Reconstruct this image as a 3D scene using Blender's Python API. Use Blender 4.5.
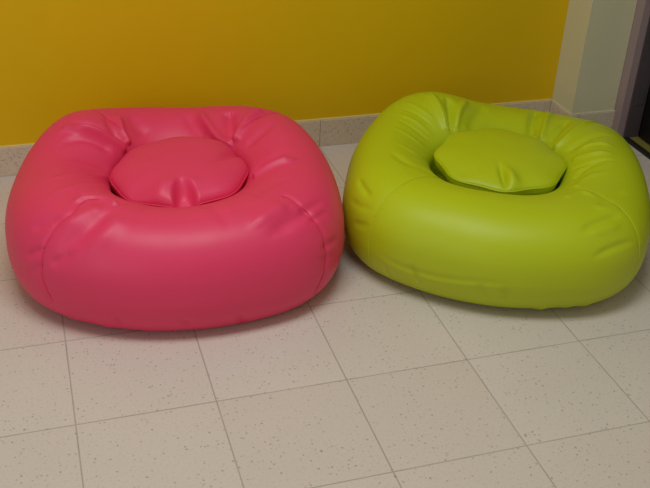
import bpy, bmesh, math, random
import numpy as np
from mathutils import Matrix, Vector

for o in list(bpy.data.objects):
    bpy.data.objects.remove(o, do_unlink=True)
S = bpy.context.scene
C = S.collection
PI = math.pi

# ------------------------------------------------------------------ camera
cam_d = bpy.data.cameras.new('camera')
cam = bpy.data.objects.new('camera', cam_d)
C.objects.link(cam)
S.camera = cam
cam_d.sensor_width = 36.0
cam_d.sensor_fit = 'HORIZONTAL'
cam_d.lens = 947.03 / 650.0 * 36.0
cam_d.clip_start = 0.05
YAW, PITCH, ROLL = 0.323895, 0.540760, 0.0474834
fwd = np.array([math.sin(YAW)*math.cos(PITCH), math.cos(YAW)*math.cos(PITCH), -math.sin(PITCH)])
rt = np.array([math.cos(YAW), -math.sin(YAW), 0.0])
up = np.cross(rt, fwd)
cr, sr = math.cos(ROLL), math.sin(ROLL)
r2 = cr*rt + sr*up
u2 = -sr*rt + cr*up
M = Matrix(((r2[0], u2[0], -fwd[0], 0.00214), (r2[1], u2[1], -fwd[1], -1.88011),
            (r2[2], u2[2], -fwd[2], 1.37046), (0, 0, 0, 1)))
cam.matrix_world = M

# ------------------------------------------------------------------ world, lights, exposure
W = bpy.data.worlds.new('world')
S.world = W
W.use_nodes = True
bg = W.node_tree.nodes['Background']
bg.inputs[0].default_value = (0.93, 1.0, 0.96, 1)
bg.inputs[1].default_value = 0.23

def area(name, loc, target, sx, sy, power, col):
    d = bpy.data.lights.new(name, 'AREA')
    d.shape = 'RECTANGLE'
    d.size, d.size_y = sx, sy
    d.energy = power
    d.color = col
    o = bpy.data.objects.new(name, d)
    C.objects.link(o)
    o.location = loc
    v = Vector(target) - Vector(loc)
    o.rotation_euler = v.to_track_quat('-Z', 'Y').to_euler()
    return o

a = area('ceiling_lamp', (0.2, -0.55, 2.75), (0.2, -0.55, 0), 1.4, 0.7, 25, (0.92, 1.0, 0.95))
a.data.spread = math.radians(150)      # louvred luminaire
area('front_fill', (-2.4, -2.6, 1.5), (0.7, 0.4, 0.2), 1.8, 1.4, 16, (1.0, 0.95, 0.88))  # added fill light, no real window: lifts pouf fronts and column side

S.view_settings.view_transform = 'Standard'
S.view_settings.look = 'None'
S.view_settings.exposure = 0.0
S.view_settings.gamma = 1.0
S.view_settings.use_curve_mapping = False

# ------------------------------------------------------------------ materials
def lin(r, g, b):
    f = lambda c: (c/255/12.92 if c/255 <= 0.04045 else ((c/255+0.055)/1.055)**2.4)
    return (f(r), f(g), f(b), 1)

class NT:
    def __init__(self, name):
        self.m = bpy.data.materials.new(name)
        self.m.use_nodes = True
        self.t = self.m.node_tree
        self.b = self.t.nodes['Principled BSDF']
    def n(self, typ, **kw):
        x = self.t.nodes.new(typ)
        for k, v in kw.items():
            setattr(x, k, v)
        return x
    def l(self, a, b):
        self.t.links.new(a, b)
    def math(self, op, a, b=None, c=None):
        x = self.n('ShaderNodeMath', operation=op)
        for i, v in enumerate((a, b, c)):
            if v is None: continue
            if isinstance(v, (int, float)): x.inputs[i].default_value = v
            else: self.l(v, x.inputs[i])
        return x.outputs[0]
    def mix(self, fac, a, b):
        x = self.n('ShaderNodeMix', data_type='RGBA')
        for i, v in ((0, fac), (6, a), (7, b)):
            if isinstance(v, (int, float)): x.inputs[i].default_value = v
            elif isinstance(v, tuple): x.inputs[i].default_value = v
            else: self.l(v, x.inputs[i])
        return x.outputs[2]
    def coord(self):
        return self.n('ShaderNodeTexCoord').outputs['Object']
    def noise(self, scale, detail=2, vec=None, rough=0.5):
        x = self.n('ShaderNodeTexNoise')
        x.inputs['Scale'].default_value = scale
        x.inputs['Detail'].default_value = detail
        x.inputs['Roughness'].default_value = rough
        if vec is not None: self.l(vec, x.inputs['Vector'])
        return x.outputs[0]
    def bump(self, h, strength, dist):
        x = self.n('ShaderNodeBump')
        x.inputs['Strength'].default_value = strength
        x.inputs['Distance'].default_value = dist
        self.l(h, x.inputs['Height'])
        self.l(x.outputs[0], self.b.inputs['Normal'])

def step(nt, v, lo, hi):
    x = nt.n('ShaderNodeMapRange', interpolation_type='SMOOTHSTEP')
    nt.l(v, x.inputs[0])
    x.inputs[1].default_value = lo
    x.inputs[2].default_value = hi
    return x.outputs[0]

def specks(nt, vec, scale, rad, share):
    """small irregular chips: returns a 0..1 mask"""
    warp = nt.n('ShaderNodeTexNoise')
    warp.inputs['Scale'].default_value = scale*1.3
    nt.l(vec, warp.inputs['Vector'])
    add = nt.n('ShaderNodeVectorMath', operation='MULTIPLY_ADD')
    nt.l(warp.outputs[1], add.inputs[0])
    add.inputs[1].default_value = (0.5/scale,)*3
    nt.l(vec, add.inputs[2])
    v = nt.n('ShaderNodeTexVoronoi')
    v.inputs['Scale'].default_value = scale
    nt.l(add.outputs[0], v.inputs['Vector'])
    sep = nt.n('ShaderNodeSeparateColor')
    nt.l(v.outputs['Color'], sep.inputs[0])
    pick = nt.math('LESS_THAN', sep.outputs[0], share)
    rr = nt.math('MULTIPLY', sep.outputs[1], rad)
    rr = nt.math('ADD', rr, rad*0.45)
    d = nt.math('SUBTRACT', rr, v.outputs['Distance'])
    m = step(nt, d, 0.0, rad*0.35)
    return nt.math('MULTIPLY', m, pick)

def grid_line(nt, coord, period, offset, half):
    """mask of a joint every `period` along one coordinate"""
    a = nt.math('ADD', coord, -offset + 50*period)
    a = nt.math('MODULO', a, period)
    b = nt.math('SUBTRACT', period, a)
    d = nt.math('MINIMUM', a, b)
    x = nt.n('ShaderNodeMapRange', interpolation_type='SMOOTHSTEP')
    nt.l(d, x.inputs[0])
    x.inputs[1].default_value = half*0.6
    x.inputs[2].default_value = half*1.3
    x.inputs[3].default_value = 1.0
    x.inputs[4].default_value = 0.0
    return x.outputs[0]

def tile_floor():
    nt = NT('speckled_floor_tile')
    co = nt.coord()
    sp = nt.n('ShaderNodeSeparateXYZ')
    nt.l(co, sp.inputs[0])
    base_n = nt.noise(3.0, 3, co)
    base = nt.mix(base_n, lin(208, 193, 185), lin(218, 204, 196))
    # each tile a touch different
    fx = nt.math('FLOOR', nt.math('DIVIDE', sp.outputs[0], 0.3))
    fy = nt.math('FLOOR', nt.math('DIVIDE', sp.outputs[1], 0.3))
    cv = nt.n('ShaderNodeCombineXYZ')
    nt.l(fx, cv.inputs[0]); nt.l(fy, cv.inputs[1])
    wn = nt.n('ShaderNodeTexWhiteNoise')
    nt.l(cv.outputs[0], wn.inputs['Vector'])
    base = nt.mix(nt.math('MULTIPLY', wn.outputs[0], 0.35), base, lin(204, 184, 174))
    grain = nt.noise(160, 2, co)
    base = nt.mix(nt.math('MULTIPLY', step(nt, grain, 0.52, 0.7), 0.35), base, lin(188, 170, 157))
    s1 = specks(nt, co, 105, 0.22, 0.5)
    s2 = specks(nt, co, 48, 0.13, 0.35)
    col = nt.mix(nt.math('MULTIPLY', s1, 0.55), base, lin(138, 122, 110))
    col = nt.mix(nt.math('MULTIPLY', s2, 0.4), col, lin(112, 98, 90))
    g = nt.math('MAXIMUM', grid_line(nt, sp.outputs[0], 0.3, 0.0, 0.0016),
                grid_line(nt, sp.outputs[1], 0.3, 0.0, 0.0016))
    gfade = nt.math('ADD', nt.math('MULTIPLY', nt.noise(9, 2, co), 0.7), 0.3)
    g = nt.math('MULTIPLY', g, gfade)
    col = nt.mix(g, col, lin(150, 140, 132))
    nt.l(col, nt.b.inputs['Base Color'])
    nt.b.inputs['Roughness'].default_value = 0.48
    nt.b.inputs['Specular IOR Level'].default_value = 0.35
    nt.bump(nt.math('SUBTRACT', 1.0, g), 0.4, 0.001)
    return nt.m

def skirting(axis, offset):
    nt = NT('speckled_skirting_tile')
    co = nt.coord()
    sp = nt.n('ShaderNodeSeparateXYZ')
    nt.l(co, sp.inputs[0])
    base = nt.mix(nt.noise(5, 3, co), lin(208, 190, 168), lin(222, 203, 180))
    grain = nt.noise(220, 2, co)
    base = nt.mix(nt.math('MULTIPLY', step(nt, grain, 0.5, 0.68), 0.5), base, lin(168, 150, 128))
    s1 = specks(nt, co, 85, 0.20, 0.4)
    col = nt.mix(nt.math('MULTIPLY', s1, 0.5), base, lin(110, 98, 90))
    g = grid_line(nt, sp.outputs[axis], 0.3, offset, 0.0012)
    col = nt.mix(nt.math('MULTIPLY', g, 0.7), col, lin(100, 92, 86))
    nt.l(col, nt.b.inputs['Base Color'])
    nt.b.inputs['Roughness'].default_value = 0.5
    return nt.m

def paint(name, c1, c2, rough=0.6, scale=3):
    nt = NT(name)
    co = nt.coord()
    col = nt.mix(nt.noise(scale, 3, co), c1, c2)
    nt.l(col, nt.b.inputs['Base Color'])
    nt.b.inputs['Roughness'].default_value = rough
    nt.b.inputs['Specular IOR Level'].default_value = 0.3
    nt.bump(nt.noise(180, 3, co), 0.12, 0.001)
    return nt.m

def vinyl(name, c1, c2, rough=0.47):
    nt = NT(name)
    co = nt.coord()
    col = nt.mix(nt.noise(4, 2, co), c1, c2)
    nt.l(col, nt.b.inputs['Base Color'])
    r = nt.math('ADD', nt.math('MULTIPLY', nt.noise(14, 3, co), 0.12), rough-0.06)
    nt.l(r, nt.b.inputs['Roughness'])
    nt.b.inputs['Specular IOR Level'].default_value = 0.42
    v = nt.n('ShaderNodeTexVoronoi')
    v.inputs['Scale'].default_value = 520
    nt.l(co, v.inputs['Vector'])
    nt.bump(v.outputs['Distance'], 0.10, 0.0006)
    return nt.m

def plain(name, col, rough=0.4, metal=0.0):
    nt = NT(name)
    co = nt.coord()
    c = nt.mix(nt.noise(6, 2, co), col, tuple(min(1, x*1.12) for x in col[:3]) + (1,))
    nt.l(c, nt.b.inputs['Base Color'])
    nt.b.inputs['Roughness'].default_value = rough
    nt.b.inputs['Metallic'].default_value = metal
    return nt.m

# ------------------------------------------------------------------ mesh helpers
def link(name, me, mat, parent=None, smooth=False):
    o = bpy.data.objects.new(name, me)
    C.objects.link(o)
    me.materials.append(mat)
    if smooth:
        for p in me.polygons: p.use_smooth = True
    if parent is not None: o.parent = parent
    return o

def box(name, lo, hi, mat, parent=None, bevel=0.0, kind=None):
    bm = bmesh.new()
    bmesh.ops.create_cube(bm, size=1)
    for v in bm.verts:
        v.co = Vector([(a+b)/2 + c*(b-a) for a, b, c in zip(lo, hi, v.co)])
    if bevel:
        bmesh.ops.bevel(bm, geom=bm.edges[:], offset=bevel, segments=2, affect='EDGES', profile=0.6)
    me = bpy.data.meshes.new(name)
    bm.to_mesh(me); bm.free()
    o = link(name, me, mat, parent)
    if kind: o['kind'] = kind
    return o

# ------------------------------------------------------------------ the room
WALL_Y = 0.9115          # face of the yellow wall
COL_X, COL_Y = 1.7743, 0.7738   # the boxed-in corner column
JX = 1.945               # plane of the door frame
HB = 0.0936              # skirting height
m_floor = tile_floor()
m_yellow = paint('yellow_wall_paint', lin(226, 182, 0), lin(230, 187, 0), 0.55)
m_white = paint('off_white_wall_paint', lin(214, 206, 172), lin(218, 210, 176), 0.6)
m_caulk = paint('cream_caulk', lin(226, 206, 140), lin(230, 212, 150), 0.6, 20)
m_frame = plain('mauve_grey_enamel', lin(160, 136, 138), 0.4)
m_leaf = plain('black_brown_metal', lin(20, 17, 16), 0.35)
m_stop = plain('dark_mauve_enamel', lin(84, 72, 76), 0.45)
m_brass = plain('tarnished_brass', lin(150, 135, 60), 0.45, 0.2)
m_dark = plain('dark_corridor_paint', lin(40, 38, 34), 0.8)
m_steel = plain('dull_steel', lin(92, 88, 86), 0.4, 0.3)
m_rubber = plain('black_rubber', lin(26, 24, 25), 0.6)

box('floor', (-2.2, -2.6, -0.05), (4.2, 1.2, 0.0), m_floor, kind='structure')
box('wall_back', (-2.2, WALL_Y, 0.0), (COL_X, WALL_Y+0.15, 2.8), m_yellow, kind='structure')
box('wall_corner', (COL_X, COL_Y, 0.0), (JX, WALL_Y+0.15, 2.8), m_white, kind='structure')
SK = 0.009
box('baseboard_back', (-2.2, WALL_Y-SK, 0.0), (COL_X-SK, WALL_Y, HB), skirting(0, 0.0), bevel=0.0012, kind='structure')
box('baseboard_column_side', (COL_X-SK, COL_Y-SK, 0.0), (COL_X, WALL_Y, HB), skirting(1, 0.0), bevel=0.0012, kind='structure')
box('baseboard_column_front', (COL_X, COL_Y-SK, 0.0), (JX, COL_Y, HB), skirting(0, 0.0), bevel=0.0012, kind='structure')
box('trim_1', (-2.2, WALL_Y-0.006, HB), (COL_X-0.004, WALL_Y, HB+0.005), m_caulk, bevel=0.001, kind='structure')
box('trim_2', (COL_X-0.006, COL_Y-0.006, HB), (COL_X, WALL_Y-0.006, HB+0.004), m_white, bevel=0.001, kind='structure')
box('trim_3', (COL_X, COL_Y-0.006, HB), (JX, COL_Y, HB+0.004), m_white, bevel=0.001, kind='structure')

# ---- glazed door in the right-hand wall
def door():
    root = bpy.data.objects.new('door_1', None)
    C.objects.link(root)
    root.location = (JX, 0.3, 0)
    root['kind'] = 'structure'
    def part(name, lo, hi, mat, bevel=0.002, parent=None):
        o = box(name, lo, hi, mat, None, bevel)
        o.parent = parent or root
        return o
    # local coordinates: x into the wall, y along it (towards the yellow wall +)
    y1 = COL_Y - 0.3
    yj = y1 - 0.042
    part('door_jamb', (0.0, yj, 0.0), (0.14, y1, 2.15), m_frame)
    part('door_jamb', (0.0, -0.60, 0.0), (0.14, -0.558, 2.15), m_frame)
    part('door_head', (0.0, -0.558, 2.10), (0.14, yj, 2.15), m_frame)
    part('door_stop', (0.028, yj-0.006, 0.0), (0.084, yj, 2.10), m_stop)
    part('threshold', (0.028, -0.558, 0.0), (0.048, yj-0.006, 0.010), m_rubber)
    part('sill_strip', (0.048, -0.558, 0.0), (0.086, yj-0.006, 0.007), m_brass)
    leaf_y0, leaf_y1 = -0.552, yj-0.002
    part('door_stile', (0.088, leaf_y1-0.075, 0.010), (0.128, leaf_y1, 2.097), m_leaf)
    part('door_stile', (0.088, leaf_y0, 0.010), (0.128, leaf_y0+0.075, 2.097), m_leaf)
    part('door_rail', (0.088, leaf_y0+0.075, 0.010), (0.128, leaf_y1-0.075, 0.034), m_leaf)
    part('door_rail', (0.088, leaf_y0+0.075, 2.02), (0.128, leaf_y1-0.075, 2.097), m_leaf)
    g = NT('door_glass')
    g.b.inputs['Base Color'].default_value = (0.75, 0.78, 0.76, 1)
    g.b.inputs['Transmission Weight'].default_value = 1.0
    g.b.inputs['Roughness'].default_value = 0.02
    g.b.inputs['IOR'].default_value = 1.5
    part('pane', (0.105, leaf_y0+0.075, 0.034), (0.111, leaf_y1-0.075, 2.02), g.m, 0)
    part('strike_plate', (0.045, yj-0.008, 0.13), (0.076, yj-0.006, 0.20), m_steel, 0.0005)
    return root
door()
box('wall_right', (JX, -2.6, 0.0), (JX+0.15, -0.30, 2.8), m_white, kind='structure')
box('wall_above_door', (JX, -0.30, 2.15), (JX+0.15, COL_Y, 2.8), m_white, kind='structure')
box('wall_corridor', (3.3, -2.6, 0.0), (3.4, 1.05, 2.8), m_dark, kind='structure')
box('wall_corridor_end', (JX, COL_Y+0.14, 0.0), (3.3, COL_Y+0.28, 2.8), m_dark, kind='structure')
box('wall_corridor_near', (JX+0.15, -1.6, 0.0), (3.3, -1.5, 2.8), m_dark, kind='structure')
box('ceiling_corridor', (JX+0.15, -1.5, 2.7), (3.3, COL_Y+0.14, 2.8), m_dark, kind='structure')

# ------------------------------------------------------------------ the two seats
#GEO-BEGIN
PI = math.pi
NTH, NS = 640, 290
def profile(pf):
    """cross-section of the ring: (share of the outline radius, height)"""
    H, zb, rb, rt = pf['H'], pf['zb'], pf['rb'], pf['rt']
    pts = [(0.0, 0.002), (0.35, 0.001), (rb-0.10, 0.0006)]
    for u in np.linspace(0.06, 0.9, 6):                      # sagging underside
        an = u*PI/2
        pts.append((rb+(1-rb)*math.sin(an)**0.85, zb*(1-math.cos(an)**0.9)))
    pts.append((1.0, zb))
    e = pf.get('pw', 0.85)
    for u in np.linspace(0.12, 1, 8):                        # outer shoulder up to the crest
        an = u*PI/2
        pts.append((rt+(1-rt)*math.cos(an)**e, zb+(H-zb)*math.sin(an)**e))
    rh = pf['rh']                                            # the well round the cushion
    pts += [(rt-0.35*(rt-rh), H*0.965), (rt-0.72*(rt-rh), H*0.875), (rh, H*0.75), (rh-0.02, H*0.58),
            (rh-0.06, H*0.42), (0.2, H*0.37), (0.0, H*0.37)]
    return pts

def spline(pts, n):
    P = np.array(pts, float)
    E = np.vstack([2*P[0]-P[1], P, 2*P[-1]-P[-2]])
    out = []
    for i in range(len(P)-1):
        p0, p1, p2, p3 = E[i:i+4]
        t = np.linspace(0, 1, 60, endpoint=False)[:, None]
        out.append(0.5*(2*p1 + (p2-p0)*t + (2*p0-5*p1+4*p2-p3)*t*t + (3*p1-p0-3*p2+p3)*t**3))
    out = np.vstack(out + [P[-1:]])
    d = np.r_[0, np.cumsum(np.hypot(*np.diff(out, axis=0).T))]
    s = np.linspace(0, d[-1], n)
    return np.stack([np.interp(s, d, out[:, 0]), np.interp(s, d, out[:, 1])], 1)

def sstep(a, b, x):
    t = np.clip((x-a)/(b-a), 0, 1)
    return t*t*(3-2*t)

def angdiff(a, b):
    return (a-b+np.pi) % (2*np.pi) - np.pi

def base_surface(pf):
    """NS x NTH x 3 local points of the smooth cover, theta and s parameters"""
    prof = spline(profile(pf), NS)
    th = np.linspace(0, 2*np.pi, NTH, endpoint=False)
    ct, st = np.cos(th), np.sin(th)
    n = pf['n']
    rs = 1/((abs(ct)/pf['a'])**n + (abs(st)/pf['b'])**n)**(1/n)
    for (t0, w, amp) in pf.get('rmod', []):
        rs = rs + amp*np.exp(-angdiff(th, math.radians(t0))**2/(2*math.radians(w)**2))
    rc = 0.5*(pf['a']+pf['b'])
    rho = prof[:, :1]
    k = sstep(0.40, 0.80, rho)
    r = rho*((1-k)*rc + k*rs[None, :])
    # the tube sits a little proud of the round hole all the way round
    x, y = r*ct, r*st
    zs = np.ones(NTH)
    for (t0, w, amp) in pf.get('zmod', []):
        zs = zs + amp*np.exp(-angdiff(th, math.radians(t0))**2/(2*math.radians(w)**2))
    zz = prof[:, 1:]
    lift = sstep(0.10, 0.25, zz)
    z = zz*(1 + (zs[None, :]-1)*lift)
    return np.stack([x, y, z], 2), th, prof

def normals(P):
    dt = np.roll(P, -1, 1) - np.roll(P, 1, 1)
    ds = np.gradient(P, axis=0)
    N = np.cross(dt, ds)
    L = np.linalg.norm(N, axis=2, keepdims=True)
    N = N/np.maximum(L, 1e-12)
    N[L[..., 0] < 1e-9] = (0, 0, 1)
    return N

def resample(pl, step_):
    pl = np.array(pl, float)
    d = np.r_[0, np.cumsum(np.linalg.norm(np.diff(pl, axis=0), axis=1))]
    n = max(4, int(d[-1]/step_)+1)
    s = np.linspace(0, d[-1], n)
    # smooth by Catmull-Rom in arc length
    out = np.zeros((n, pl.shape[1]))
    m = np.gradient(pl, d, axis=0)
    for i, q in enumerate(s):
        k = min(np.searchsorted(d, q, side='right')-1, len(d)-2)
        h = d[k+1]-d[k]
        t = (q-d[k])/h
        out[i] = ((2*t**3-3*t*t+1)*pl[k] + (t**3-2*t*t+t)*h*m[k] + (-2*t**3+3*t*t)*pl[k+1] + (t**3-t*t)*h*m[k+1])
    return out, s/d[-1]

def apply_folds(P, N, folds):
    """each fold: (polyline of local xyz points on the cover, width, height, kind, fade at start, fade at end)"""
    D = np.zeros(P.shape[:2])
    flat = P.reshape(-1, 3)
    Nf = N.reshape(-1, 3)
    for pl, w, amp, kind, f0, f1 in folds:
        q, s = resample(pl, 0.004)
        tang = np.gradient(q, axis=0)
        tang /= np.linalg.norm(tang, axis=1, keepdims=True)
        lo, hi = q.min(0)-4*w-0.01, q.max(0)+4*w+0.01
        idx = np.where(((flat > lo) & (flat < hi)).all(1))[0]
        if not len(idx): continue
        pts = flat[idx]
        best = np.full(len(idx), 1e9); bi = np.zeros(len(idx), int)
        for i in range(0, len(idx), 4000):
            dd = ((pts[i:i+4000, None, :]-q[None])**2).sum(2)
            bi[i:i+4000] = dd.argmin(1)
            best[i:i+4000] = dd.min(1)
        d = np.sqrt(best)
        win = np.ones(len(s))
        if f0: win *= sstep(0, f0, s)
        if f1: win *= sstep(0, f1, 1-s)
        # width swells and narrows with the window so ends are soft
        wv = w*(0.55+0.45*win)
        off = pts-q[bi]
        side = np.einsum('ij,ij->i', np.cross(tang[bi], Nf[idx]), off)
        # keep only same-facing skin
        g = np.exp(-(d/wv[bi])**2*0.5)
        ww = win[bi]
        if kind == 'r':
            v = amp*g*ww
        elif kind == 's':      # lapped fold: up on one side, down on the other
            u = side/wv[bi]
            v = amp*ww*u*np.exp(0.5-0.5*u*u)*np.exp(-np.maximum(0, (d**2-side**2))/wv[bi]**2*0.5)
        elif kind == 'v':      # sharp crease with soft shoulders
            v = amp*ww*(np.exp(-d/(wv[bi]*0.8)))
        D.reshape(-1)[idx] += v
    return D
#GEO-END

#DATA-BEGIN
#PF-BEGIN
PINK = {'rh': 0.425, 'pw': 0.85, 'loc': (0.3351, 0.3531, 0.0), 'rot': -0.2289, 'a': 0.4271, 'b': 0.4325, 'n': 2.7774, 'H': 0.2951, 'zb': 0.1194, 'rb': 0.7964, 'rt': 0.6776, 'rmod': [(0, 15, 0.0056), (30, 15, -0.0263), (60, 15, 0.0125), (90, 15, -0.0046), (120, 15, -0.002), (150, 15, -0.0176), (180, 15, 0.0161), (210, 15, 0.0009), (240, 15, -0.0036), (270, 15, 0.0132), (300, 15, -0.0158), (330, 15, 0.0151)], 'zmod': [(0, 15, 0.0051), (30, 15, 0.0531), (60, 15, -0.008), (90, 15, -0.0504), (120, 15, -0.0376), (150, 15, 0.0918), (180, 15, -0.0608), (210, 15, -0.0071), (240, 15, 0.0002), (270, 15, 0.0), (300, 15, -0.0002), (330, 15, -0.0063), (270, 32, -0.055)], 'groove': 0.004}
GREEN = {'rh': 0.425, 'pw': 0.85, 'loc': (1.2158, 0.2579, 0.0), 'rot': -0.3784, 'a': 0.416, 'b': 0.4602, 'n': 2.9161, 'H': 0.2625, 'zb': 0.121, 'rb': 0.787, 'rt': 0.6831, 'rmod': [(0, 15, 0.0095), (30, 15, 0.0157), (60, 15, 0.0005), (90, 15, 0.0143), (120, 15, -0.0052), (150, 15, -0.012), (180, 15, 0.0022), (210, 15, 0.0102), (240, 15, -0.0218), (270, 15, 0.0154), (300, 15, 0.0028), (330, 15, -0.0036)], 'zmod': [(0, 15, 0.0441), (30, 15, 0.0267), (60, 15, -0.0855), (90, 15, -0.0877), (120, 15, 0.0991), (150, 15, -0.0391), (180, 15, -0.0122), (210, 15, 0.0006), (240, 15, 0.0), (270, 15, -0.0), (300, 15, -0.0021), (330, 15, -0.0046)], 'groove': 0.001}
#PF-END
PINK_FOLDS = [
    ([[-0.144, 0.115, 0.237], [-0.191, 0.103, 0.28], [-0.245, 0.101, 0.305], [-0.303, 0.096, 0.304]], 0.0081, 0.0155, 'r', 0.1, 0.3),
    ([[-0.16, 0.128, 0.265], [-0.211, 0.134, 0.303], [-0.264, 0.127, 0.316], [-0.303, 0.13, 0.311]], 0.0081, -0.0081, 'r', 0.15, 0.4),
    ([[-0.14, 0.132, 0.246], [-0.16, 0.159, 0.274], [-0.182, 0.244, 0.292]], 0.009, 0.0135, 'r', 0.1, 0.3),
    ([[-0.15, 0.13, 0.256], [-0.185, 0.155, 0.291], [-0.217, 0.218, 0.304]], 0.0081, -0.0081, 'r', 0.15, 0.4),
    ([[-0.089, 0.188, 0.242], [-0.124, 0.212, 0.269], [-0.155, 0.272, 0.286]], 0.0144, -0.0068, 'r', 0.2, 0.4),
    ([[0.145, 0.132, 0.248], [0.112, 0.169, 0.246], [0.072, 0.227, 0.266], [0.04, 0.298, 0.281]], 0.009, 0.0155, 'r', 0.08, 0.2),
    ([[0.151, 0.134, 0.255], [0.161, 0.162, 0.275], [0.184, 0.199, 0.293], [0.229, 0.273, 0.296]], 0.009, 0.0155, 'r', 0.08, 0.2),
    ([[0.136, 0.163, 0.259], [0.131, 0.216, 0.278], [0.131, 0.285, 0.29]], 0.0135, -0.0162, 'r', 0.1, 0.2),
    ([[0.066, 0.19, 0.24], [0.031, 0.236, 0.263], [0.0, 0.293, 0.279]], 0.0126, -0.0081, 'r', 0.15, 0.4),
    ([[0.177, 0.094, 0.26], [0.221, 0.118, 0.298], [0.284, 0.192, 0.305]], 0.0117, -0.0081, 'r', 0.15, 0.4),
    ([[0.196, -0.07, 0.25], [0.226, -0.061, 0.271], [0.262, -0.05, 0.288], [0.316, -0.042, 0.295]], 0.009, 0.0135, 'r', 0.08, 0.3),
    ([[0.189, -0.037, 0.237], [0.21, -0.012, 0.257], [0.25, -0.005, 0.285], [0.308, -0.002, 0.298]], 0.0108, -0.0081, 'r', 0.1, 0.4),
    ([[0.198, -0.229, 0.286], [0.243, -0.166, 0.287], [0.309, -0.13, 0.291]], 0.0108, -0.0036, 'r', 0.1, 0.4),
    ([[0.298, -0.288, 0.263], [0.332, -0.248, 0.266], [0.379, -0.188, 0.255]], 0.0072, -0.0045, 'r', 0.3, 0.4),
    ([[0.178, -0.346, 0.261], [0.233, -0.295, 0.277], [0.284, -0.245, 0.283]], 0.0144, 0.0081, 'r', 0.4, 0.3),
    ([[0.217, -0.358, 0.239], [0.287, -0.301, 0.26], [0.354, -0.239, 0.257]], 0.0126, -0.0081, 'r', 0.4, 0.3),
    ([[0.322, -0.298, 0.242], [0.352, -0.26, 0.247], [0.386, -0.216, 0.237]], 0.0054, -0.0045, 'r', 0.3, 0.3),
    ([[0.352, -0.313, 0.178], [0.382, -0.278, 0.179], [0.413, -0.223, 0.166]], 0.0063, -0.0045, 'r', 0.3, 0.3),
    ([[0.342, -0.326, 0.158], [0.375, -0.293, 0.151], [0.406, -0.246, 0.13]], 0.0054, -0.0027, 'r', 0.3, 0.3),
    ([[-0.111, -0.27, 0.281], [-0.158, -0.238, 0.282], [-0.203, -0.242, 0.287], [-0.234, -0.264, 0.285]], 0.009, -0.0105, 's', 0.1, 0.3),
    ([[-0.166, 0.043, 0.158], [-0.198, -0.155, 0.273], [-0.264, -0.215, 0.287], [-0.318, -0.238, 0.271]], 0.0081, 0.006, 'r', 0.2, 0.3),
    ([[-0.174, 0.036, 0.192], [-0.221, -0.067, 0.259], [-0.281, -0.139, 0.287], [-0.339, -0.168, 0.275]], 0.0072, 0.0045, 'r', 0.2, 0.3),
    ([[-0.176, 0.039, 0.214], [-0.239, 0.01, 0.264], [-0.3, -0.023, 0.279]], 0.0081, -0.0054, 'r', 0.2, 0.4),
    ([[-0.337, 0.074, 0.29], [-0.293, 0.104, 0.308], [-0.225, 0.106, 0.301], [-0.171, 0.112, 0.269]], 0.0081, 0.0068, 'r', 0.3, 0.3),
    ([[-0.315, 0.026, 0.284], [-0.27, 0.065, 0.295], [-0.22, 0.075, 0.283], [-0.174, 0.075, 0.247]], 0.009, -0.0068, 'r', 0.3, 0.2),
    ([[-0.324, -0.304, 0.23], [-0.283, -0.309, 0.257], [-0.236, -0.306, 0.274]], 0.0063, -0.006, 'r', 0.3, 0.3),
    ([[-0.124, -0.29, 0.283], [-0.185, -0.353, 0.261], [-0.261, -0.37, 0.206]], 0.0144, -0.0099, 'r', 0.25, 0.4),
    ([[-0.151, -0.28, 0.284], [-0.208, -0.318, 0.275], [-0.251, -0.34, 0.25]], 0.0108, 0.0054, 'r', 0.2, 0.3),
    ([[-0.098, -0.308, 0.281], [-0.147, -0.372, 0.255], [-0.197, -0.398, 0.204]], 0.0162, 0.0063, 'r', 0.25, 0.5),
    ([[-0.275, -0.373, 0.177], [-0.241, -0.38, 0.205], [-0.198, -0.384, 0.227]], 0.0081, -0.006, 'r', 0.3, 0.4),
    ([[-0.339, -0.323, 0.171], [-0.313, -0.338, 0.196], [-0.285, -0.349, 0.216]], 0.0054, -0.006, 'r', 0.3, 0.3),
    ([[-0.34, -0.328, 0.122], [-0.303, -0.356, 0.165], [-0.277, -0.37, 0.184]], 0.0045, -0.003, 'r', 0.3, 0.3),
    ([[0.08, -0.236, 0.268], [0.122, -0.313, 0.279], [0.138, -0.356, 0.262]], 0.0108, -0.0036, 'r', 0.1, 0.4),
    ([[-0.051, -0.238, 0.264], [-0.066, -0.321, 0.279], [-0.09, -0.349, 0.273]], 0.0108, -0.0036, 'r', 0.1, 0.4),
    ([[0.039, -0.432, 0.06], [0.044, -0.422, 0.039]], 0.0054, -0.0054, 'r', 0, 0.2),
    ([[0.165, -0.401, 0.054], [0.171, -0.37, 0.016]], 0.0063, -0.0054, 'r', 0, 0.2),
    ([[-0.119, -0.426, 0.066], [-0.116, -0.415, 0.039]], 0.0054, -0.006, 'r', 0, 0.2),
]
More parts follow.
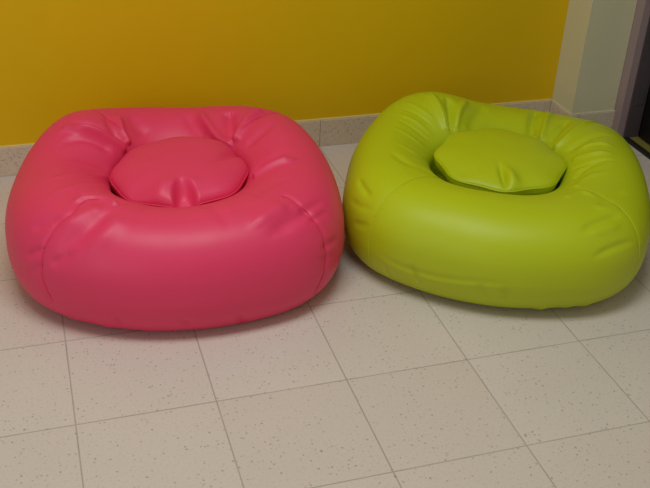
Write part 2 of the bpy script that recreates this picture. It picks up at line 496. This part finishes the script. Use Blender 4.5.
PINK_SEAMS = [
    [[-0.163, -0.253, 0.284], [-0.197, -0.256, 0.287], [-0.214, -0.278, 0.284], [-0.219, -0.301, 0.279], [-0.253, -0.323, 0.261], [-0.265, -0.335, 0.248], [-0.285, -0.349, 0.216], [-0.295, -0.357, 0.184], [-0.297, -0.364, 0.137], [-0.276, -0.374, 0.079]],
    [[0.256, -0.218, 0.289], [0.284, -0.229, 0.286], [0.308, -0.251, 0.276], [0.33, -0.262, 0.261], [0.349, -0.273, 0.239], [0.37, -0.285, 0.197], [0.378, -0.291, 0.151], [0.37, -0.301, 0.1], [0.345, -0.311, 0.054]],
    [[0.162, 0.161, 0.275], [0.186, 0.185, 0.292], [0.211, 0.209, 0.302], [0.236, 0.234, 0.303], [0.26, 0.258, 0.297], [0.281, 0.279, 0.283], [0.302, 0.3, 0.259], [0.319, 0.317, 0.216], [0.329, 0.327, 0.153], [0.328, 0.326, 0.086], [0.314, 0.312, 0.035], [0.296, 0.294, 0.011]],
    [[-0.162, 0.161, 0.276], [-0.185, 0.184, 0.294], [-0.21, 0.208, 0.303], [-0.234, 0.233, 0.304], [-0.258, 0.256, 0.299], [-0.279, 0.277, 0.285], [-0.3, 0.298, 0.26], [-0.317, 0.315, 0.217], [-0.327, 0.324, 0.153], [-0.326, 0.323, 0.086], [-0.312, 0.31, 0.035], [-0.294, 0.292, 0.011]],
]
GREEN_FOLDS = [
    ([[-0.2, 0.325, 0.279], [-0.169, 0.247, 0.28], [-0.148, 0.193, 0.259], [-0.129, 0.154, 0.226]], 0.0081, 0.0108, 'r', 0.2, 0.1),
    ([[-0.139, 0.301, 0.281], [-0.127, 0.221, 0.267], [-0.123, 0.159, 0.227]], 0.0099, -0.0162, 'r', 0.3, 0.1),
    ([[-0.07, 0.341, 0.257], [-0.106, 0.214, 0.258], [-0.116, 0.164, 0.229]], 0.0081, 0.0095, 'r', 0.3, 0.1),
    ([[-0.015, 0.346, 0.242], [-0.046, 0.249, 0.24], [-0.07, 0.188, 0.223]], 0.0144, -0.0054, 'r', 0.3, 0.1),
    ([[0.193, 0.364, 0.226], [0.167, 0.26, 0.238], [0.152, 0.192, 0.226], [0.144, 0.16, 0.214]], 0.0072, 0.0108, 'r', 0.2, 0.1),
    ([[0.154, 0.381, 0.224], [0.125, 0.261, 0.231], [0.118, 0.192, 0.212]], 0.0099, -0.0135, 'r', 0.3, 0.1),
    ([[0.319, 0.264, 0.247], [0.242, 0.169, 0.261], [0.195, 0.118, 0.238], [0.169, 0.102, 0.215]], 0.0072, 0.0095, 'r', 0.2, 0.1),
    ([[0.239, 0.273, 0.248], [0.193, 0.194, 0.243], [0.161, 0.137, 0.219]], 0.0108, -0.0121, 'r', 0.3, 0.1),
    ([[0.334, 0.127, 0.268], [0.267, 0.093, 0.269], [0.201, 0.058, 0.231]], 0.009, -0.0068, 'r', 0.3, 0.1),
    ([[0.183, -0.184, 0.248], [0.228, -0.13, 0.253], [0.3, -0.107, 0.266]], 0.0072, 0.0054, 'r', 0.1, 0.4),
    ([[0.193, -0.111, 0.232], [0.232, -0.068, 0.25], [0.3, -0.068, 0.27]], 0.0072, -0.0068, 'r', 0.1, 0.4),
    ([[0.208, 0.01, 0.232], [0.258, -0.009, 0.266], [0.32, -0.013, 0.273]], 0.0072, 0.0068, 'r', 0.1, 0.4),
    ([[0.202, -0.037, 0.226], [0.256, -0.053, 0.263], [0.329, -0.053, 0.268]], 0.0054, -0.0041, 'r', 0.1, 0.4),
    ([[0.146, -0.261, 0.258], [0.201, -0.226, 0.259], [0.236, -0.269, 0.261]], 0.0072, 0.0045, 'r', 0.1, 0.4),
    ([[0.225, 0.046, 0.249], [0.278, 0.047, 0.272], [0.328, 0.028, 0.273]], 0.0054, 0.0054, 'r', 0.2, 0.3),
    ([[0.221, -0.3, 0.26], [0.27, -0.243, 0.26], [0.325, -0.197, 0.252]], 0.0072, -0.0036, 'r', 0.3, 0.3),
    ([[-0.281, 0.283, 0.26], [-0.216, 0.214, 0.27], [-0.163, 0.169, 0.248]], 0.0054, 0.003, 'r', 0.3, 0.4),
    ([[-0.294, 0.204, 0.255], [-0.228, 0.156, 0.253], [-0.17, 0.122, 0.22]], 0.0054, 0.003, 'r', 0.3, 0.4),
    ([[-0.308, 0.112, 0.251], [-0.233, 0.067, 0.239], [-0.175, 0.069, 0.196]], 0.0054, 0.0034, 'r', 0.3, 0.4),
    ([[-0.31, 0.015, 0.256], [-0.241, -0.024, 0.244], [-0.17, 0.058, 0.161]], 0.0054, 0.003, 'r', 0.3, 0.4),
    ([[-0.299, 0.165, 0.252], [-0.23, 0.118, 0.245], [-0.171, 0.097, 0.206]], 0.0045, -0.0027, 'r', 0.3, 0.3),
    ([[-0.289, 0.242, 0.258], [-0.222, 0.184, 0.261], [-0.169, 0.146, 0.235]], 0.0045, -0.0027, 'r', 0.3, 0.3),
    ([[-0.307, -0.063, 0.26], [-0.245, -0.135, 0.257], [-0.174, -0.124, 0.225]], 0.0108, -0.0054, 'r', 0.3, 0.2),
    ([[-0.381, -0.176, 0.225], [-0.364, -0.234, 0.226], [-0.339, -0.285, 0.223]], 0.0054, -0.0054, 'r', 0.3, 0.3),
    ([[-0.398, -0.219, 0.183], [-0.369, -0.276, 0.194], [-0.328, -0.317, 0.208]], 0.0054, -0.0027, 'r', 0.3, 0.3),
    ([[-0.386, -0.272, 0.144], [-0.36, -0.311, 0.158], [-0.336, -0.334, 0.171]], 0.0054, -0.0036, 'r', 0.3, 0.3),
    ([[0.161, -0.406, 0.236], [0.217, -0.364, 0.246], [0.291, -0.306, 0.244]], 0.0063, -0.0063, 'r', 0.3, 0.3),
    ([[0.178, -0.407, 0.231], [0.231, -0.381, 0.233], [0.283, -0.341, 0.233]], 0.0072, 0.0036, 'r', 0.3, 0.3),
    ([[0.192, -0.44, 0.183], [0.247, -0.408, 0.198], [0.324, -0.345, 0.194]], 0.0054, -0.0054, 'r', 0.3, 0.3),
    ([[0.204, -0.302, 0.261], [0.245, -0.305, 0.257], [0.291, -0.277, 0.251]], 0.009, 0.0036, 'r', 0.3, 0.3),
    ([[-0.233, -0.41, 0.115], [-0.219, -0.412, 0.086], [-0.203, -0.41, 0.055]], 0.0063, -0.0054, 'r', 0.3, 0.1),
    ([[-0.069, -0.465, 0.107], [-0.052, -0.465, 0.086], [-0.035, -0.46, 0.061]], 0.0063, -0.0045, 'r', 0.3, 0.1),
    ([[-0.007, -0.473, 0.107], [0.007, -0.47, 0.086], [0.016, -0.464, 0.061]], 0.0063, -0.0045, 'r', 0.3, 0.1),
    ([[-0.338, -0.34, 0.107], [-0.258, -0.395, 0.093], [-0.165, -0.436, 0.093], [-0.052, -0.468, 0.107], [0.06, -0.473, 0.115]], 0.0054, 0.0023, 's', 0.2, 0.3),
    ([[-0.3, -0.368, 0.086], [-0.29, -0.366, 0.061], [-0.276, -0.363, 0.041]], 0.0054, -0.0036, 'r', 0.3, 0.1),
]
GREEN_SEAMS = [
    [[-0.202, 0.323, 0.279], [-0.169, 0.247, 0.28], [-0.148, 0.193, 0.259], [-0.129, 0.154, 0.226]],
    [[0.321, 0.262, 0.247], [0.242, 0.169, 0.261], [0.195, 0.118, 0.238], [0.172, 0.103, 0.218]],
    [[-0.164, -0.163, 0.236], [-0.188, -0.187, 0.251], [-0.214, -0.212, 0.26], [-0.24, -0.238, 0.263], [-0.265, -0.263, 0.259], [-0.287, -0.285, 0.25], [-0.306, -0.304, 0.234], [-0.326, -0.324, 0.204], [-0.339, -0.336, 0.151], [-0.338, -0.336, 0.086], [-0.324, -0.322, 0.037], [-0.306, -0.304, 0.013]],
    [[0.165, -0.164, 0.235], [0.189, -0.188, 0.25], [0.216, -0.214, 0.259], [0.243, -0.241, 0.262], [0.268, -0.266, 0.258], [0.291, -0.289, 0.249], [0.31, -0.308, 0.233], [0.33, -0.328, 0.203], [0.343, -0.341, 0.151], [0.342, -0.34, 0.086], [0.328, -0.326, 0.037], [0.31, -0.308, 0.013]],
]
#DATA-END

def grid_mesh(name, P, close_bottom=True):
    ns, nt_ = P.shape[:2]
    verts = [tuple(P[0].mean(0))] + [tuple(v) for v in P[1:-1].reshape(-1, 3)] + [tuple(P[-1].mean(0))]
    faces = []
    rows = ns-2
    idx = lambda i, j: 1 + i*nt_ + (j % nt_)
    for j in range(nt_):
        faces.append((0, idx(0, j+1), idx(0, j)))
    for i in range(rows-1):
        for j in range(nt_):
            faces.append((idx(i, j), idx(i, j+1), idx(i+1, j+1), idx(i+1, j)))
    last = len(verts)-1
    for j in range(nt_):
        faces.append((idx(rows-1, j), idx(rows-1, j+1), last))
    me = bpy.data.meshes.new(name)
    me.from_pydata(verts, [], faces)
    me.update()
    return me

def cover(pf, folds, seed):
    P, th, prof = base_surface(pf)
    N = normals(P)
    D = apply_folds(P, N, folds)
    # soft unevenness of a loosely filled bag
    rng = np.random.RandomState(seed)
    for k in range(14):
        kv = rng.normal(size=3)*np.array([9, 9, 9]); ph = rng.rand()*6.28
        D += 0.0005*np.sin(P@kv+ph)
    # puckers along the bottom edge
    zc = P[..., 2]
    band = np.exp(-((zc-0.022)/0.016)**2)*(P[..., 0]**2+P[..., 1]**2 > 0.08)
    pk = np.zeros(NTH)
    for k in range(26):
        t0 = rng.rand()*2*np.pi; w = 0.010+0.018*rng.rand()
        pk += (rng.rand()*0.006-0.002)*np.exp(-angdiff(th, t0)**2/(2*w*w))
    D += band*pk[None, :]
    Q = P + N*D[..., None]
    Q[..., 2] = np.maximum(Q[..., 2], 0.0004)
    return Q

def cushion_mesh(pf, cu):
    """round panel-cut centre cushion: top and bottom skins meeting in a hem"""
    nth, nr = 240, 44
    th = np.linspace(0, 2*np.pi, nth, endpoint=False)
    R0 = cu['r']
    # softly eight-cornered outline
    rr = R0*(1 + cu['om']*np.cos(8*(th-cu['oct'])) + 0.012*np.cos(3*th+1))
    rows = []
    for u in np.linspace(0, 1, nr):                    # bottom skin, centre to hem
        rho = np.sin(u*np.pi/2)
        rows.append((rho, -cu['hb']*np.cos(u*np.pi/2)**0.9))
    for u in np.linspace(0, 1, nr)[1:]:                # top skin, hem to centre
        rho = np.cos(u*np.pi/2)
        rows.append((rho, cu['ht']*np.sin(u*np.pi/2)**0.85))
    P = np.zeros((len(rows), nth, 3))
    for i, (rho, z) in enumerate(rows):
        P[i, :, 0] = rr*rho*np.cos(th)
        P[i, :, 1] = rr*rho*np.sin(th)
        P[i, :, 2] = z
    N = normals(P)
    D = np.zeros(P.shape[:2])
    top = sstep(-0.002, 0.02, P[..., 2])
    low = sstep(-0.09, 0.0, P[..., 2])
    for (x, y, wx, wy, ang, amp, pw) in cu['dents']:
        c, s_ = math.cos(ang), math.sin(ang)
        dx, dy = P[..., 0]-x, P[..., 1]-y
        u, v = c*dx+s_*dy, -s_*dx+c*dy
        D += amp*np.exp(-(0.5*(u/wx)**2+0.5*(v/wy)**2)**pw)*(top if pw == 1 else low)
    P[..., 2] += D
    # tilt
    P[..., 2] += P[..., 0]*cu['tx'] + P[..., 1]*cu['ty']
    hem = P[nr-1].copy()
    return P, hem

def tube(name, pts, rad, mat, parent, closed=False, nside=8):
    n = len(pts)
    pts = np.array(pts)
    verts, faces = [], []
    for i in range(n):
        a = pts[(i-1) % n] if closed or i > 0 else pts[i]
        b = pts[(i+1) % n] if closed or i < n-1 else pts[i]
        t = b-a
        t = t/max(np.linalg.norm(t), 1e-9)
        h = np.array([0, 0, 1.0]) if abs(t[2]) < 0.9 else np.array([1.0, 0, 0])
        e1 = np.cross(t, h); e1 /= np.linalg.norm(e1)
        e2 = np.cross(t, e1)
        for k in range(nside):
            an = 2*PI*k/nside
            verts.append(tuple(pts[i] + rad*(math.cos(an)*e1+math.sin(an)*e2)))
    m = n if closed else n-1
    for i in range(m):
        for k in range(nside):
            faces.append((i*nside+k, i*nside+(k+1) % nside, ((i+1) % n)*nside+(k+1) % nside, ((i+1) % n)*nside+k))
    if not closed:
        faces.append(tuple(range(nside))[::-1])
        faces.append(tuple((n-1)*nside+k for k in range(nside)))
    me = bpy.data.meshes.new(name)
    me.from_pydata(verts, [], faces)
    me.update()
    return link(name, me, mat, parent, True)

def seam_on(Q, pl):
    """draw a seam line onto the finished cover"""
    q, _ = resample(pl, 0.004)
    flat = Q.reshape(-1, 3)
    N = normals(Q).reshape(-1, 3)
    out = []
    for p in q:
        d = ((flat-p)**2).sum(1)
        k = np.argsort(d)[:6]
        w = 1/(d[k]+1e-6)
        out.append((flat[k]*w[:, None]).sum(0)/w.sum() + N[k[0]]*0.0002)
    out = np.array(out)
    for _ in range(4):
        out[1:-1] = 0.25*out[:-2]+0.5*out[1:-1]+0.25*out[2:]
    return out

def pouf(pf, folds, seams, cu, mat, label, seed):
    root = bpy.data.objects.new('bean_bag_pouf', None)
    C.objects.link(root)
    root.location = pf['loc']
    root.rotation_euler = (0, 0, pf['rot'])
    root['label'] = label
    root['category'] = 'pouf'
    root['group'] = 'vinyl floor poufs'
    Q = cover(pf, folds + [(s, 0.005, -pf['groove'], 'r', 0.06, 0.06) for s in seams], seed)
    link('ring_cover', grid_mesh('ring_cover', Q), mat, root, True)
    for s in seams:
        tube('corner_seam', seam_on(Q, s), 0.0014, mat, root)
    P, hem = cushion_mesh(pf, cu)
    c = link('center_cushion', grid_mesh('center_cushion', P), mat, root, True)
    c.location = cu['c']
    tube('hem', hem, 0.0022, mat, c, closed=True)
    return root

m_pink = vinyl('pink_vinyl', lin(232, 57, 100), lin(236, 61, 106))
m_green = vinyl('lime_vinyl', lin(184, 196, 16), lin(188, 200, 20))
CU_PINK = dict(r=0.175, oct=0.1, om=0.02, hb=0.10, ht=0.048, tx=0.02, ty=0.03, c=(0.004, -0.006, 0.234),
               dents=[(0.026, -0.170, 0.019, 0.045, 0.2, -0.040, 3.0), (-0.035, -0.135, 0.014, 0.032, -0.25, 0.009, 1), (0.018, -0.112, 0.028, 0.010, 0.2, 0.006, 1),
                      (0.135, 0.05, 0.010, 0.045, -0.5, -0.014, 1), (-0.10, -0.14, 0.02, 0.03, -0.5, -0.008, 1), (0.06, 0.10, 0.06, 0.05, 0.0, 0.010, 1)])
CU_GREEN = dict(r=0.178, oct=0.0, om=0.03, hb=0.10, ht=0.030, tx=0.0, ty=0.04, c=(0.008, 0.0, 0.225),
                dents=[(-0.002, -0.138, 0.006, 0.030, 0.15, -0.016, 1), (0.020, -0.142, 0.012, 0.028, 0.2, 0.012, 1), (-0.11, -0.12, 0.02, 0.03, -0.5, -0.006, 1)])
pouf(PINK, PINK_FOLDS, PINK_SEAMS, CU_PINK, m_pink,
     'glossy pink vinyl ring pouf with a round sunken center cushion, left of the lime one', 3)
pouf(GREEN, GREEN_FOLDS, GREEN_SEAMS, CU_GREEN, m_green,
     'glossy lime green vinyl ring pouf with a round sunken center cushion, near the door', 8)
